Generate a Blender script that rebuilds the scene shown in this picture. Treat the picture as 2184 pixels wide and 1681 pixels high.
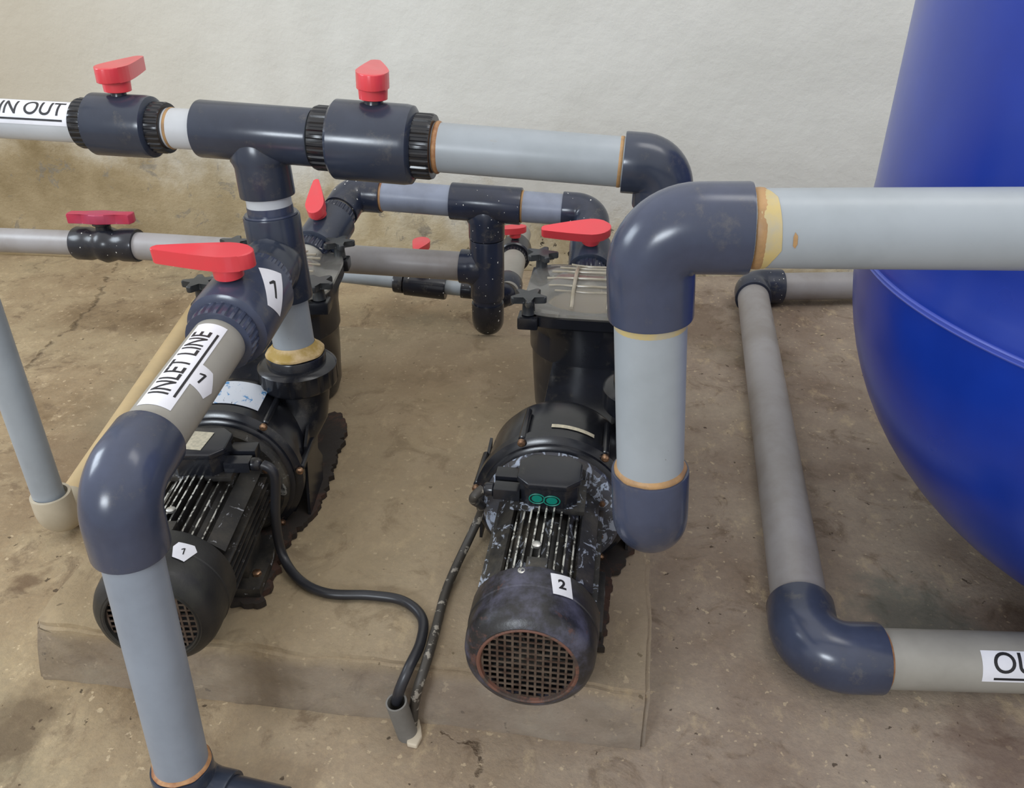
import bpy, bmesh, math, random
from mathutils import Vector, Matrix, noise
random.seed(7)
SC = bpy.context.scene
COL = SC.collection
PI = math.pi
for o in list(bpy.data.objects):
    bpy.data.objects.remove(o)

# ------------------------------------------------------------------ camera
F, CX, CY = 1762.0, 1092.0, 840.5
TH, PS, CH = math.radians(30), math.radians(8), 1.26
cd = bpy.data.cameras.new('camera')
cd.sensor_fit = 'HORIZONTAL'; cd.sensor_width = 36; cd.lens = F / 2184 * 36
cd.clip_start = 0.02
cam = bpy.data.objects.new('camera', cd); COL.objects.link(cam)
cam.location = (0, 0, CH); cam.rotation_euler = (PI / 2 - TH, 0, PS)
SC.camera = cam

# ------------------------------------------------------------------ world, lights, exposure
SC.view_settings.view_transform = 'Standard'
SC.view_settings.look = 'None'
SC.view_settings.gamma = 1
SC.view_settings.use_curve_mapping = False
SC.view_settings.exposure = 0.22
W = bpy.data.worlds.new('world'); SC.world = W; W.use_nodes = True
wn = W.node_tree.nodes; wl = W.node_tree.links
bg = wn['Background']
tc = wn.new('ShaderNodeTexCoord'); sp = wn.new('ShaderNodeSeparateXYZ')
wl.new(tc.outputs['Generated'], sp.inputs[0])
rp = wn.new('ShaderNodeValToRGB')
rp.color_ramp.elements[0].position = 0.0; rp.color_ramp.elements[0].color = (0.26, 0.24, 0.22, 1)
rp.color_ramp.elements[1].position = 1.0; rp.color_ramp.elements[1].color = (1.05, 1.03, 1.0, 1)
e_ = rp.color_ramp.elements.new(0.5); e_.color = (0.50, 0.50, 0.51, 1)
mr = wn.new('ShaderNodeMapRange')
mr.inputs['From Min'].default_value = -1; mr.inputs['From Max'].default_value = 1
wl.new(sp.outputs['Z'], mr.inputs['Value']); wl.new(mr.outputs[0], rp.inputs[0]); wl.new(rp.outputs[0], bg.inputs['Color'])
bg.inputs['Strength'].default_value = 1.02

def area(name, loc, target, sx, sy, power, color):
    l = bpy.data.lights.new(name, 'AREA'); l.shape = 'RECTANGLE'; l.size = sx; l.size_y = sy
    l.energy = power; l.color = color
    o = bpy.data.objects.new(name, l); COL.objects.link(o)
    o.location = loc
    o.rotation_euler = (Vector(target) - Vector(loc)).to_track_quat('-Z', 'Y').to_euler()
    return o
# daylight through two barred windows behind and to the left of the camera
for k in range(3):
    area('window_daylight', (-1.75 + 0.36 * k, -2.15, 1.95), (-0.3, 1.8, 0.5), 0.22, 0.6, 17, (0.84, 0.92, 1.0))
for k in range(3):
    area('window_daylight', (-3.45, 0.75 + 0.42 * k, 2.05), (0.2, 1.3, 0.5), 0.34, 1.0, 13, (0.80, 0.90, 1.0))
area('wall_fill', (0.9, 1.3, 3.3), (0.9, 3.2, 0.9), 1.6, 0.9, 17, (1.0, 0.99, 0.97))  # unseen overhead fill, added to brighten the back wall

# ------------------------------------------------------------------ pixel -> place helper
def ray(px, py):
    u = (px - CX) / F; v = (py - CY) / F
    f = math.cos(TH) - v * math.sin(TH); d = math.sin(TH) + v * math.cos(TH)
    return Vector((u * math.cos(PS) - f * math.sin(PS), u * math.sin(PS) + f * math.cos(PS), -d))
def at(px, py, x=None, y=None, z=None):
    r = ray(px, py)
    t = x / r.x if x is not None else y / r.y if y is not None else (z - CH) / r.z
    return Vector((0, 0, CH)) + r * t

# ------------------------------------------------------------------ materials
class NT:
    def __init__(s, name):
        s.m = bpy.data.materials.new(name); s.m.use_nodes = True
        s.t = s.m.node_tree; s.n = s.t.nodes; s.l = s.t.links
        s.b = s.n['Principled BSDF']
        s.tc = s.n.new('ShaderNodeTexCoord').outputs['Object']
    def link(s, a, b):
        if hasattr(a, 'is_output') or hasattr(a, 'links'): s.l.new(a, b)
        else: b.default_value = a
    def noise(s, scale, detail=6, rough=0.6, vec=None, stretch=None, dist=0.0):
        n = s.n.new('ShaderNodeTexNoise')
        n.inputs['Scale'].default_value = scale; n.inputs['Detail'].default_value = detail
        n.inputs['Roughness'].default_value = rough; n.inputs['Distortion'].default_value = dist
        v = vec or s.tc
        if stretch:
            mp = s.n.new('ShaderNodeMapping'); mp.inputs['Scale'].default_value = stretch
            s.l.new(v, mp.inputs[0]); v = mp.outputs[0]
        s.l.new(v, n.inputs['Vector']); return n.outputs['Fac']
    def ramp(s, fac, stops):
        r = s.n.new('ShaderNodeValToRGB'); e = r.color_ramp.elements
        while len(e) < len(stops): e.new(0.5)
        for k, (p, c) in enumerate(stops):
            e[k].position = p; e[k].color = (*c, 1) if len(c) == 3 else c
        s.l.new(fac, r.inputs[0]); return r.outputs[0]
    def step(s, fac, a, b):
        r = s.n.new('ShaderNodeMapRange'); r.interpolation_type = 'SMOOTHSTEP'
        r.inputs['From Min'].default_value = a; r.inputs['From Max'].default_value = b
        s.l.new(fac, r.inputs['Value']); return r.outputs[0]
    def mix(s, fac, a, b, mode='MIX'):
        r = s.n.new('ShaderNodeMix'); r.data_type = 'RGBA'; r.blend_type = mode
        s.link(fac, r.inputs[0])
        for v, i in ((a, 6), (b, 7)):
            if isinstance(v, tuple): r.inputs[i].default_value = (*v, 1)
            else: s.l.new(v, r.inputs[i])
        return r.outputs[2]
    def math(s, op, a, b=0.0, clamp=False):
        r = s.n.new('ShaderNodeMath'); r.operation = op; r.use_clamp = clamp
        s.link(a, r.inputs[0]); s.link(b, r.inputs[1]); return r.outputs[0]
    def vmath(s, op, a, b=None, out=0, scale=None):
        r = s.n.new('ShaderNodeVectorMath'); r.operation = op
        for v, i in ((a, 0), (b, 1)):
            if v is None: continue
            if isinstance(v, (tuple, Vector)): r.inputs[i].default_value = tuple(v)
            else: s.l.new(v, r.inputs[i])
        if scale is not None: s.link(scale, r.inputs['Scale'])
        return r.outputs[out]
    def bump(s, h, strength=0.3, dist=0.01):
        r = s.n.new('ShaderNodeBump'); r.inputs['Strength'].default_value = strength
        r.inputs['Distance'].default_value = dist
        s.l.new(h, r.inputs['Height']); s.l.new(r.outputs[0], s.b.inputs['Normal'])
    def sep(s, i):
        r = s.n.new('ShaderNodeSeparateXYZ'); s.l.new(s.tc, r.inputs[0]); return r.outputs[i]
    def col(s, c):
        if isinstance(c, tuple): s.b.inputs['Base Color'].default_value = (*c, 1)
        else: s.l.new(c, s.b.inputs['Base Color'])
    def set(s, **k):
        for a, v in k.items():
            i = s.b.inputs[a.replace('_', ' ')]
            s.link(v, i)
        return s
    def crack(s, pts, width, warp):
        """mask of a wandering crack drawn through floor points"""
        best = None
        for a, b in zip(pts[:-1], pts[1:]):
            a = Vector((a[0], a[1], 0)); ab = Vector((b[0], b[1], 0)) - a
            pa = s.vmath('SUBTRACT', warp, a)
            h = s.math('DIVIDE', s.vmath('DOT_PRODUCT', pa, ab, 1), ab.dot(ab), clamp=True)
            q = s.vmath('SCALE', ab, scale=h)
            d = s.vmath('LENGTH', s.vmath('SUBTRACT', pa, q), out=1)
            best = d if best is None else s.math('MINIMUM', best, d)
        r = s.n.new('ShaderNodeMapRange'); r.inputs['From Min'].default_value = 0; r.inputs['From Max'].default_value = width
        r.inputs['To Min'].default_value = 1; r.inputs['To Max'].default_value = 0
        s.l.new(best, r.inputs['Value']); return r.outputs[0]

def S(r, g, b):
    f = lambda c: ((c / 255 + 0.055) / 1.055) ** 2.4 if c > 10 else c / 255 / 12.92
    return (f(r), f(g), f(b))

def plain(name, c, rough=0.5, metal=0.0, c2=None, scale=40, bump=0.0, coat=0.0, spec=None):
    t = NT(name)
    if c2:
        t.col(t.mix(t.step(t.noise(scale), 0.35, 0.65), c, c2))
    else: t.col(c)
    t.set(Roughness=rough, Metallic=metal)
    if coat: t.set(Coat_Weight=coat, Coat_Roughness=0.12)
    if spec is not None: t.set(Specular_IOR_Level=spec)
    if bump: t.bump(t.noise(scale * 3), bump, 0.002)
    return t.m

def pipe_mat(name, c, c2, rough=0.36, dirt=(0.33, 0.27, 0.18), amount=0.35):
    t = NT(name)
    a = t.mix(t.step(t.noise(7, 5), 0.35, 0.7), c, c2)
    sc = t.step(t.noise(26, 8, 0.72, stretch=(1, 1, 0.35)), 0.64, 0.74)
    a = t.mix(t.math('MULTIPLY', sc, amount), a, dirt)
    sp_ = t.step(t.noise(160, 2), 0.76, 0.79)
    a = t.mix(t.math('MULTIPLY', sp_, 0.6), a, (0.10, 0.09, 0.08))
    t.col(a); t.set(Roughness=t.math('ADD', t.math('MULTIPLY', t.noise(12), 0.22), rough - 0.1))
    t.bump(t.noise(30, 3), 0.05, 0.002)
    return t.m

def fitting_mat(name, c, c2, rough=0.3, specks=0.0, dust=0.35):
    t = NT(name)
    a = t.mix(t.step(t.noise(9, 5), 0.3, 0.7), c, c2)
    a = t.mix(t.math('MULTIPLY', t.step(t.noise(18, 9, 0.7), 0.55, 0.75), dust), a, (0.20, 0.18, 0.145))
    if specks:
        a = t.mix(t.step(t.noise(95, 1), 0.77 - 0.03 * specks, 0.79 - 0.03 * specks), a, (0.75, 0.74, 0.7))
    t.col(a); t.set(Roughness=t.math('ADD', t.math('MULTIPLY', t.noise(14, 6), 0.20), rough - 0.18))
    t.bump(t.noise(22, 4), 0.06, 0.002)
    return t.m

def worn_mat(name, base, flake, rust, f_lo=0.6, r_lo=0.6, rough=0.42, dust=(0.11, 0.095, 0.07), dustk=0.5):
    """old black paint: dust, chipped pale filler, rust"""
    t = NT(name)
    a = t.mix(t.math('MULTIPLY', t.step(t.noise(14, 8, 0.7), 0.42, 0.7), dustk), base, dust)
    a = t.mix(t.step(t.noise(11, 8, 0.75, dist=0.6), r_lo, r_lo + 0.08), a, rust)
    a = t.mix(t.step(t.noise(34, 8, 0.7, dist=1.0, stretch=(1.3, 0.8, 1)), f_lo, f_lo + 0.03), a, flake)
    t.col(a); t.set(Roughness=t.math('ADD', t.math('MULTIPLY', t.noise(20, 6), 0.4), rough - 0.2))
    t.bump(t.noise(60, 6, 0.7), 0.35, 0.002)
    return t.m

M = {}
M['pipe_white'] = pipe_mat('white_pvc', S(154, 161, 167), S(144, 151, 156))
M['pipe_bright'] = pipe_mat('bright_white_pvc', S(196, 200, 205), S(186, 190, 194))
M['cream_pale'] = pipe_mat('pale_cream_pvc', S(188, 178, 158), S(172, 162, 142))
M['pipe_left'] = pipe_mat('pale_blue_pvc', S(152, 160, 168), S(142, 149, 156), dirt=(0.25, 0.23, 0.18))
M['pipe_grey'] = pipe_mat('grey_pvc', S(156, 153, 145), S(142, 139, 131), dirt=(0.28, 0.25, 0.19))
M['pipe_dusty'] = pipe_mat('dusty_grey_pvc', S(152, 149, 150), S(136, 131, 128), dirt=(0.24, 0.20, 0.15), amount=0.6)
M['pipe_cream'] = pipe_mat('cream_pvc', S(196, 172, 130), S(180, 160, 124))
M['pipe_drop'] = pipe_mat('grey_blue_pvc', S(134, 143, 156), S(124, 132, 144))
M['pipe_steelblue'] = pipe_mat('blue_grey_pvc', S(136, 144, 162), S(118, 124, 138))
M['fit'] = fitting_mat('slate_blue_pvc', S(66, 73, 94), S(56, 62, 80), 0.3)
M['fit_dark'] = fitting_mat('dark_slate_pvc', S(54, 61, 76), S(45, 51, 65), 0.31)
M['fit_speck'] = fitting_mat('speckled_slate_pvc', S(44, 50, 68), S(36, 41, 54), 0.31, specks=1.0, dust=0.45)
M['black_plastic'] = fitting_mat('black_plastic', S(31, 33, 40), S(24, 25, 29), 0.32, dust=0.22)
M['black_speck'] = fitting_mat('speckled_black_plastic', S(36, 38, 46), S(30, 31, 37), 0.33, specks=1.0, dust=0.3)
M['knob'] = fitting_mat('knob_plastic', S(52, 55, 58), S(44, 46, 48), 0.45, dust=0.5)
M['red'] = plain('red_plastic', S(220, 62, 72), 0.34, c2=S(212, 66, 74), scale=12, coat=0.15)
M['red_faded'] = plain('faded_red_plastic', S(176, 44, 72), 0.45, c2=S(164, 54, 84), scale=14)
M['glue'] = plain('orange_solvent_cement', S(176, 138, 92), 0.5, c2=S(150, 118, 82), scale=30, bump=0.4)
M['glue_yellow'] = plain('yellow_solvent_cement', S(188, 168, 112), 0.5, c2=S(168, 160, 138), scale=22)
M['glue_brown'] = plain('brown_solvent_cement', S(140, 92, 58), 0.5, c2=S(176, 134, 92), scale=34, bump=0.4)
M['tape'] = plain('thread_tape_residue', S(206, 180, 138), 0.6, c2=S(168, 140, 70), scale=30, bump=0.5)
M['motor'] = worn_mat('worn_black_motor_paint', S(34, 33, 33), S(150, 152, 156), S(70, 56, 42), 0.61, 0.64, dustk=.35)
M['fin_edge'] = worn_mat('pale_fin_edge', S(64, 64, 62), S(186, 186, 178), S(96, 80, 62), 0.50, 0.66, 0.4)  # fin tops: paler than the fin sides, with flakes and rust
M['motor_flaky'] = worn_mat('flaking_black_motor_paint', S(32, 32, 33), S(150, 158, 172), S(74, 54, 42), 0.575, 0.66)
M['cover'] = worn_mat('rusting_black_fan_cover', S(34, 33, 34), S(110, 104, 104), S(84, 58, 52), 0.68, 0.56, 0.38, dust=S(84, 84, 102), dustk=.9)
M['cover_dirty'] = worn_mat('dirty_black_fan_cover', S(34, 34, 35), S(78, 78, 72), S(58, 46, 40), 0.70, 0.62, 0.45, dust=S(60, 60, 52))
M['rim_rust'] = worn_mat('rusty_rim', S(60, 48, 45), S(120, 92, 78), S(104, 70, 58), 0.66, 0.45, 0.55)
M['flange_flaky'] = worn_mat('flaking_grey_flange', S(70, 72, 80), S(160, 170, 188), S(70, 56, 46), 0.53, 0.66)
M['flange_black'] = worn_mat('grimy_flange', S(40, 40, 40), S(120, 120, 116), S(66, 56, 44), 0.60, 0.60)
M['rust'] = worn_mat('rusted_plate', S(40, 34, 30), S(92, 70, 52), S(66, 44, 34), 0.66, 0.50, 0.8, dust=S(50, 42, 34))
M['dark'] = plain('dark_interior', (0.006, 0.006, 0.007), 0.8)
M['fan_blade'] = plain('fan_plastic', S(58, 58, 56), 0.6)
M['grille'] = plain('grille_wire', S(96, 84, 74), 0.55, 0.3, c2=S(70, 54, 46), scale=60)
M['screw'] = plain('brass_screw', S(176, 140, 110), 0.35, 0.8, c2=S(110, 84, 66), scale=90)
M['steel'] = plain('zinc_steel', S(190, 190, 186), 0.32, 0.85)
M['paper'] = plain('white_sticker', S(232, 233, 240), 0.45, c2=S(224, 225, 232), scale=18)
M['ink'] = plain('black_ink', S(28, 28, 32), 0.5)
M['cable'] = fitting_mat('black_cable', S(44, 45, 50), S(36, 36, 40), 0.45, dust=0.5)
t = NT('paint_splashed_cable')
t.col(t.mix(t.step(t.noise(55, 6, 0.6), 0.56, 0.62), t.mix(t.noise(40), S(48, 47, 46), S(66, 60, 52)), S(140, 134, 124))); t.set(Roughness=0.55)
M['cable_splashed'] = t.m
M['conduit'] = pipe_mat('grey_conduit', S(118, 116, 112), S(96, 94, 90), rough=0.6)
M['basket'] = plain('cream_basket', S(186, 172, 146), 0.6)
M['chip'] = plain('white_plaster_chip', S(196, 184, 164), 0.8)
M['green'] = plain('green_paint_pen', S(0, 120, 104), 0.4)
M['plate'] = plain('aluminium_rating_plate', S(196, 188, 166), 0.5, 0.1, c2=S(170, 164, 146), scale=140)
t = NT('blue_white_sticker')
n1 = t.noise(24, 7, 0.7, dist=1.2)
a = t.mix(t.step(n1, 0.54, 0.58), S(206, 212, 222), S(60, 134, 190))
a = t.mix(t.step(t.noise(60, 4, 0.6, stretch=(1, 2.4, 1)), 0.66, 0.69), a, S(40, 56, 76))
t.col(a); t.set(Roughness=0.35); M['sticker_blue'] = t.m
t = NT('clear_lid_plastic')
t.col((0.93, 0.91, 0.86)); t.set(Roughness=t.math('ADD', t.math('MULTIPLY', t.noise(30), 0.2), 0.02), Transmission_Weight=0.93, IOR=1.35)
M['clear'] = t.m
M['clear_rib'] = plain('cloudy_lid_rib', S(186, 178, 160), 0.25, c2=S(164, 154, 134), scale=20)
M['clear_rib'].node_tree.nodes['Principled BSDF'].inputs['Transmission Weight'].default_value = 0.35
# tank
t = NT('blue_tank_gelcoat')
a = t.mix(t.step(t.noise(3, 4), 0.35, 0.65), S(18, 54, 156), S(15, 48, 144))
t.col(a); t.set(Roughness=t.math('ADD', t.math('MULTIPLY', t.noise(4, 4), 0.1), 0.24), Coat_Weight=0.25, Coat_Roughness=0.2)
t.bump(t.noise(5, 3), 0.05, 0.01); M['tank'] = t.m
M['tank_seam'] = plain('tank_seam', S(72, 88, 176), 0.22)

# floor concrete
def concrete(name, kind):
    t = NT(name)
    X, Y, Z = t.sep(0), t.sep(1), t.sep(2)
    warm = t.ramp(t.noise(2.2, 10, 0.62), [(0.28, S(100, 82, 60)), (0.45, S(142, 126, 102)), (0.6, S(160, 146, 120)), (0.78, S(122, 114, 94))])
    cool = t.ramp(t.noise(2.6, 10, 0.62), [(0.28, S(112, 97, 86)), (0.47, S(140, 128, 117)), (0.62, S(156, 145, 132)), (0.8, S(124, 116, 108))])
    fx = t.step(t.math('ADD', X, t.math('MULTIPLY', t.noise(1.3, 4), 0.9)), -0.7, 0.9)
    a = t.mix(fx, warm, cool)
    a = t.mix(t.math('MULTIPLY', t.step(t.noise(1.1, 6, 0.6, dist=0.5), 0.52, 0.66), 0.5), a, S(112, 106, 90))
    a = t.mix(t.math('MULTIPLY', t.step(t.noise(9, 8, 0.7, dist=0.8), 0.52, 0.68), 0.6), a, S(92, 76, 62))
    a = t.mix(t.math('MULTIPLY', t.step(t.noise(15, 8, 0.75, stretch=(1, 0.6, 1)), 0.54, 0.66), 0.42), a, S(184, 168, 140))
    a = t.mix(t.math('MULTIPLY', t.step(t.noise(60, 3, 0.5), 0.66, 0.70), 0.45), a, S(204, 188, 160))
    a = t.mix(t.math('MULTIPLY', t.step(t.noise(46, 3, 0.5), 0.70, 0.73), 0.8), a, S(58, 48, 40))
    a = t.mix(0.35, a, t.ramp(t.noise(90, 6, 0.8), [(0.3, S(78, 66, 54)), (0.5, S(128, 116, 98)), (0.7, S(168, 154, 130))]), 'OVERLAY')
    bh = t.math('ADD', t.math('MULTIPLY', t.noise(9, 10, 0.7), 1.0), t.math('MULTIPLY', t.noise(80, 6, 0.7), 0.25))
    if kind == 'floor':
        warp = t.vmath('ADD', t.tc, t.vmath('SCALE', t.vmath('SUBTRACT', col_noise(t, 14), (0.5, 0.5, 0.5)), scale=0.09))
        P = lambda px, py: tuple(at(px, py, z=0)[:2])
        c1 = t.crack([P(245, 560), P(205, 640), P(150, 700), P(95, 745), P(60, 790), P(20, 850)], 0.012, warp)
        c2 = t.crack([P(760, 722), P(800, 714), P(845, 720), P(868, 742)], 0.006, warp)
        c3 = t.crack([P(965, 1562), P(1000, 1590), P(1015, 1640), P(1000, 1681)], 0.006, warp)
        c4 = t.crack([P(175, 912), P(170, 920), P(260, 850)], 0.002, warp)
        cr = t.math('MAXIMUM', t.math('MAXIMUM', c1, c2), c3)
        a = t.mix(t.math('MULTIPLY', cr, 0.75), a, S(62, 50, 38))
        # soft-edged floor blotches, most of them darker
        def blob(px, py, r, c, k, amt=0.75, base=None):
            p = P(px, py)
            d = t.vmath('LENGTH', t.vmath('MULTIPLY', t.vmath('SUBTRACT', warp, (p[0], p[1], 0)), (1, 0.8, 0)), out=1)
            d = t.math('ADD', d, t.math('MULTIPLY', t.noise(k, 6, 0.6), r * 1.2))
            r_ = t.n.new('ShaderNodeMapRange'); r_.inputs['From Min'].default_value = r * 1.0; r_.inputs['From Max'].default_value = r * 1.5
            r_.inputs['To Min'].default_value = amt; r_.inputs['To Max'].default_value = 0
            t.l.new(d, r_.inputs['Value'])
            return t.mix(r_.outputs[0], base, c)
        a = blob(60, 1230, 0.045, S(84, 66, 50), 40, base=a)
        a = blob(1960, 1335, 0.17, S(84, 92, 86), 22, 0.6, base=a)
        a = blob(2130, 1590, 0.11, S(84, 66, 58), 22, 0.6, base=a)
        a = blob(1480, 690, 0.22, S(82, 66, 52), 14, 0.5, base=a)
        a = blob(830, 880, 0.2, S(150, 132, 100), 14, 0.5, base=a)
        a = blob(20, 1560, 0.1, S(78, 64, 50), 16, 0.7, base=a)
        a = blob(210, 980, 0.32, S(96, 78, 60), 8, 0.6, base=a)
        a = blob(2080, 1400, 0.0001, S(90, 90, 90), 8, 0.0, base=a)
        a = blob(330, 860, 0.3, S(118, 110, 90), 6, 0.4, base=a)
        bh = t.math('SUBTRACT', bh, t.math('MULTIPLY', cr, 1.2))
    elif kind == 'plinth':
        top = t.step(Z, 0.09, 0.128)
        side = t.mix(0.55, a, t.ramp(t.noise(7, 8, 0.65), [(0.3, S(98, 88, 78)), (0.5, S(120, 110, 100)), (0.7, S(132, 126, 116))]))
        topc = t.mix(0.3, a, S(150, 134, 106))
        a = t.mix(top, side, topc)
    a = t.vmath('SCALE', a, scale=1.36 if kind == 'floor' else 1.2)
    t.col(a); t.set(Roughness=0.88, Specular_IOR_Level=0.25)
    t.bump(bh, 0.5, 0.012)
    return t.m
def col_noise(t, scale):
    n = t.n.new('ShaderNodeTexNoise'); n.inputs['Scale'].default_value = scale; n.inputs['Detail'].default_value = 5
    t.l.new(t.tc, n.inputs['Vector']); return n.outputs['Color']
M['floor'] = concrete('floor_concrete', 'floor')
M['plinth'] = concrete('plinth_concrete', 'plinth')

# wall plaster (object coords: x along wall, z up)
t = NT('damp_wall_plaster')
X, Z = t.sep(0), t.sep(2)
up = t.mix(t.step(t.noise(0.8, 4), 0.35, 0.65), S(208, 208, 202), S(200, 200, 193))
up = t.mix(t.math('MULTIPLY', t.step(t.noise(30, 8, 0.7, stretch=(0.6, 1, 1)), 0.66, 0.74), 0.35), up, S(160, 158, 152))
# darker tan tone towards the left end of the wall
lf = t.step(t.math('ADD', X, t.math('MULTIPLY', t.noise(0.9, 3), 0.8)), -0.55, -2.3)
up = t.mix(t.math('MULTIPLY', lf, 0.8), up, S(170, 158, 136))
band = t.ramp(t.noise(3.2, 9, 0.66, dist=0.4), [(0.3, S(150, 136, 106)), (0.45, S(176, 162, 132)), (0.58, S(190, 179, 153)), (0.72, S(160, 148, 124))])
bl = t.ramp(t.noise(4, 8, 0.6), [(0.3, S(128, 112, 82)), (0.5, S(152, 136, 106)), (0.7, S(168, 152, 122))])
band = t.mix(t.step(X, -1.0, -2.2), band, bl)
band = t.mix(t.math('MULTIPLY', t.step(t.noise(9, 8, 0.7, dist=1.0), 0.57, 0.64), 0.65), band, S(122, 118, 110))
wz = t.math('ADD', Z, t.math('MULTIPLY', t.math('SUBTRACT', t.noise(4, 8, 0.65), 0.5), 0.5))
hz = t.n.new('ShaderNodeMapRange'); hz.inputs['From Min'].default_value = -2.6; hz.inputs['From Max'].default_value = 0.6
hz.inputs['To Min'].default_value = 0.52; hz.inputs['To Max'].default_value = 0.10
t.l.new(X, hz.inputs['Value'])
bm_ = t.step(t.math('SUBTRACT', hz.outputs[0], wz), -0.12, 0.12)
a = t.mix(bm_, up, band)
hol = t.math('MULTIPLY', t.step(t.noise(26, 5, 0.6), 0.60, 0.63), t.step(t.math('ADD', wz, t.math('MULTIPLY', t.math('ABSOLUTE', t.math('ADD', X, 0.25)), 0.30)), 0.30, 0.16))
a = t.mix(hol, a, S(56, 50, 42))
low = t.step(t.math('ADD', Z, t.math('MULTIPLY', t.noise(9, 5), 0.05)), 0.075, 0.02)
a = t.mix(t.math('MULTIPLY', low, 0.5), a, S(92, 74, 48))
a = t.vmath('SCALE', a, scale=1.1)
t.col(a); t.set(Roughness=0.9, Specular_IOR_Level=0.2)
t.bump(t.math('SUBTRACT', t.math('ADD', t.noise(3, 8, 0.6), t.math('MULTIPLY', t.math('MULTIPLY', t.noise(14, 9, 0.7), t.math('ADD', bm_, 0.15)), 0.8)), hol), 0.5, 0.03)
M['wall'] = t.m

# ------------------------------------------------------------------ mesh helpers
def V(*a): return Vector(a)
class MB:
    def __init__(s): s.bm = bmesh.new()
    def rings(s, rings, closed_ends=True, segs=None, flip=False):
        """rings: list of vertex-position loops, bridged one after the other"""
        bm = s.bm
        R = [[bm.verts.new(p) for p in r] for r in rings]
        n = len(R[0])
        for a, b in zip(R[:-1], R[1:]):
            for k in range(n):
                try: bm.faces.new((a[k], a[(k + 1) % n], b[(k + 1) % n], b[k]))
                except ValueError: pass
        if closed_ends:
            bm.faces.new(list(reversed(R[0]))); bm.faces.new(R[-1])
        return s
    def lathe(s, prof, mat=None, segs=48, rf=None, caps=True):
        """prof: (radius, height) pairs about local z"""
        mat = mat or Matrix()
        rr = []
        for k, (r, h) in enumerate(prof):
            r = max(r, 1e-5)
            rr.append([mat @ V((rf(j / segs, k, r) if rf else r) * math.cos(2 * PI * j / segs), (rf(j / segs, k, r) if rf else r) * math.sin(2 * PI * j / segs), h) for j in range(segs)])
        return s.rings(rr, caps)
    def sweep(s, pts, segs=40, up=V(0, 0, 1)):
        """pts: (point, tangent, radius)"""
        rr = []; prev = None
        for p, tg, r in pts:
            tg = tg.normalized()
            if prev is None:
                u = up if abs(up.dot(tg)) < 0.95 else V(1, 0, 0)
                x = (u - tg * u.dot(tg)).normalized()
            else: x = (prev - tg * prev.dot(tg)).normalized()
            prev = x; y = tg.cross(x)
            rr.append([p + (x * math.cos(2 * PI * j / segs) + y * math.sin(2 * PI * j / segs)) * r for j in range(segs)])
        return s.rings(rr)
    def box(s, x0, x1, y0, y1, z0, z1, mat=None, bev=0.0):
        mat = mat or Matrix()
        t = bmesh.new(); bmesh.ops.create_cube(t, size=1)
        for v in t.verts: v.co = V(x0 + (v.co.x + .5) * (x1 - x0), y0 + (v.co.y + .5) * (y1 - y0), z0 + (v.co.z + .5) * (z1 - z0))
        if bev: bmesh.ops.bevel(t, geom=t.edges[:], offset=bev, segments=2, profile=0.7, affect='EDGES')
        s.merge(t, mat); return s
    def prism(s, poly, z0, z1, mat=None, bev=0.0, top=1.0, taper=None):
        mat = mat or Matrix(); t = bmesh.new()
        lo = [t.verts.new((x, y, z0)) for x, y in poly]
        hi = [t.verts.new((x * top, y * top, (z1 if taper is None else taper(x, y)))) for x, y in poly]
        n = len(poly)
        t.faces.new(list(reversed(lo))); t.faces.new(hi)
        for k in range(n): t.faces.new((lo[k], lo[(k + 1) % n], hi[(k + 1) % n], hi[k]))
        if bev: bmesh.ops.bevel(t, geom=t.edges[:], offset=bev, segments=3, profile=0.5, affect='EDGES', clamp_overlap=True)
        s.merge(t, mat); return s
    def merge(s, t, mat):
        me = bpy.data.meshes.new('tmp'); t.to_mesh(me); t.free(); me.transform(mat)
        s.bm.from_mesh(me); bpy.data.meshes.remove(me)
    def build(s, name, m, parent=None, mat=None, ang=38, recalc=True):
        if recalc: bmesh.ops.recalc_face_normals(s.bm, faces=s.bm.faces[:])
        me = bpy.data.meshes.new(name); s.bm.to_mesh(me); s.bm.free()
        me.materials.append(M[m] if isinstance(m, str) else m)
        for p in me.polygons: p.use_smooth = True
        me.set_sharp_from_angle(angle=math.radians(ang))
        o = bpy.data.objects.new(name, me); COL.objects.link(o)
        if parent: o.parent = parent
        if mat is not None: o.matrix_local = mat
        return o

def tag(o, label=None, cat=None, group=None, kind=None):
    if label: o['label'] = label
    if cat: o['category'] = cat
    if group: o['group'] = group
    if kind: o['kind'] = kind
    return o
def thing(name, label, cat, mat, group=None):
    o = bpy.data.objects.new(name, None); COL.objects.link(o); o.matrix_world = mat
    o.empty_display_size = 0.05
    return tag(o, label, cat, group)
def frame(p, d, up=V(0, 0, 1)):
    """local z along d, local x towards up"""
    z = Vector(d).normalized()
    if abs(z.dot(up)) > 0.97: up = V(0, -1, 0)
    x = (up - z * up.dot(z)).normalized(); y = z.cross(x)
    return Matrix(((x.x, y.x, z.x, p[0]), (x.y, y.y, z.y, p[1]), (x.z, y.z, z.z, p[2]), (0, 0, 0, 1)))
def lerp(a, b, t): return a + (b - a) * t
T = Matrix.Translation
def RX(a): return Matrix.Rotation(a, 4, 'X')
def RY(a): return Matrix.Rotation(a, 4, 'Y')
def RZ(a): return Matrix.Rotation(a, 4, 'Z')

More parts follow.
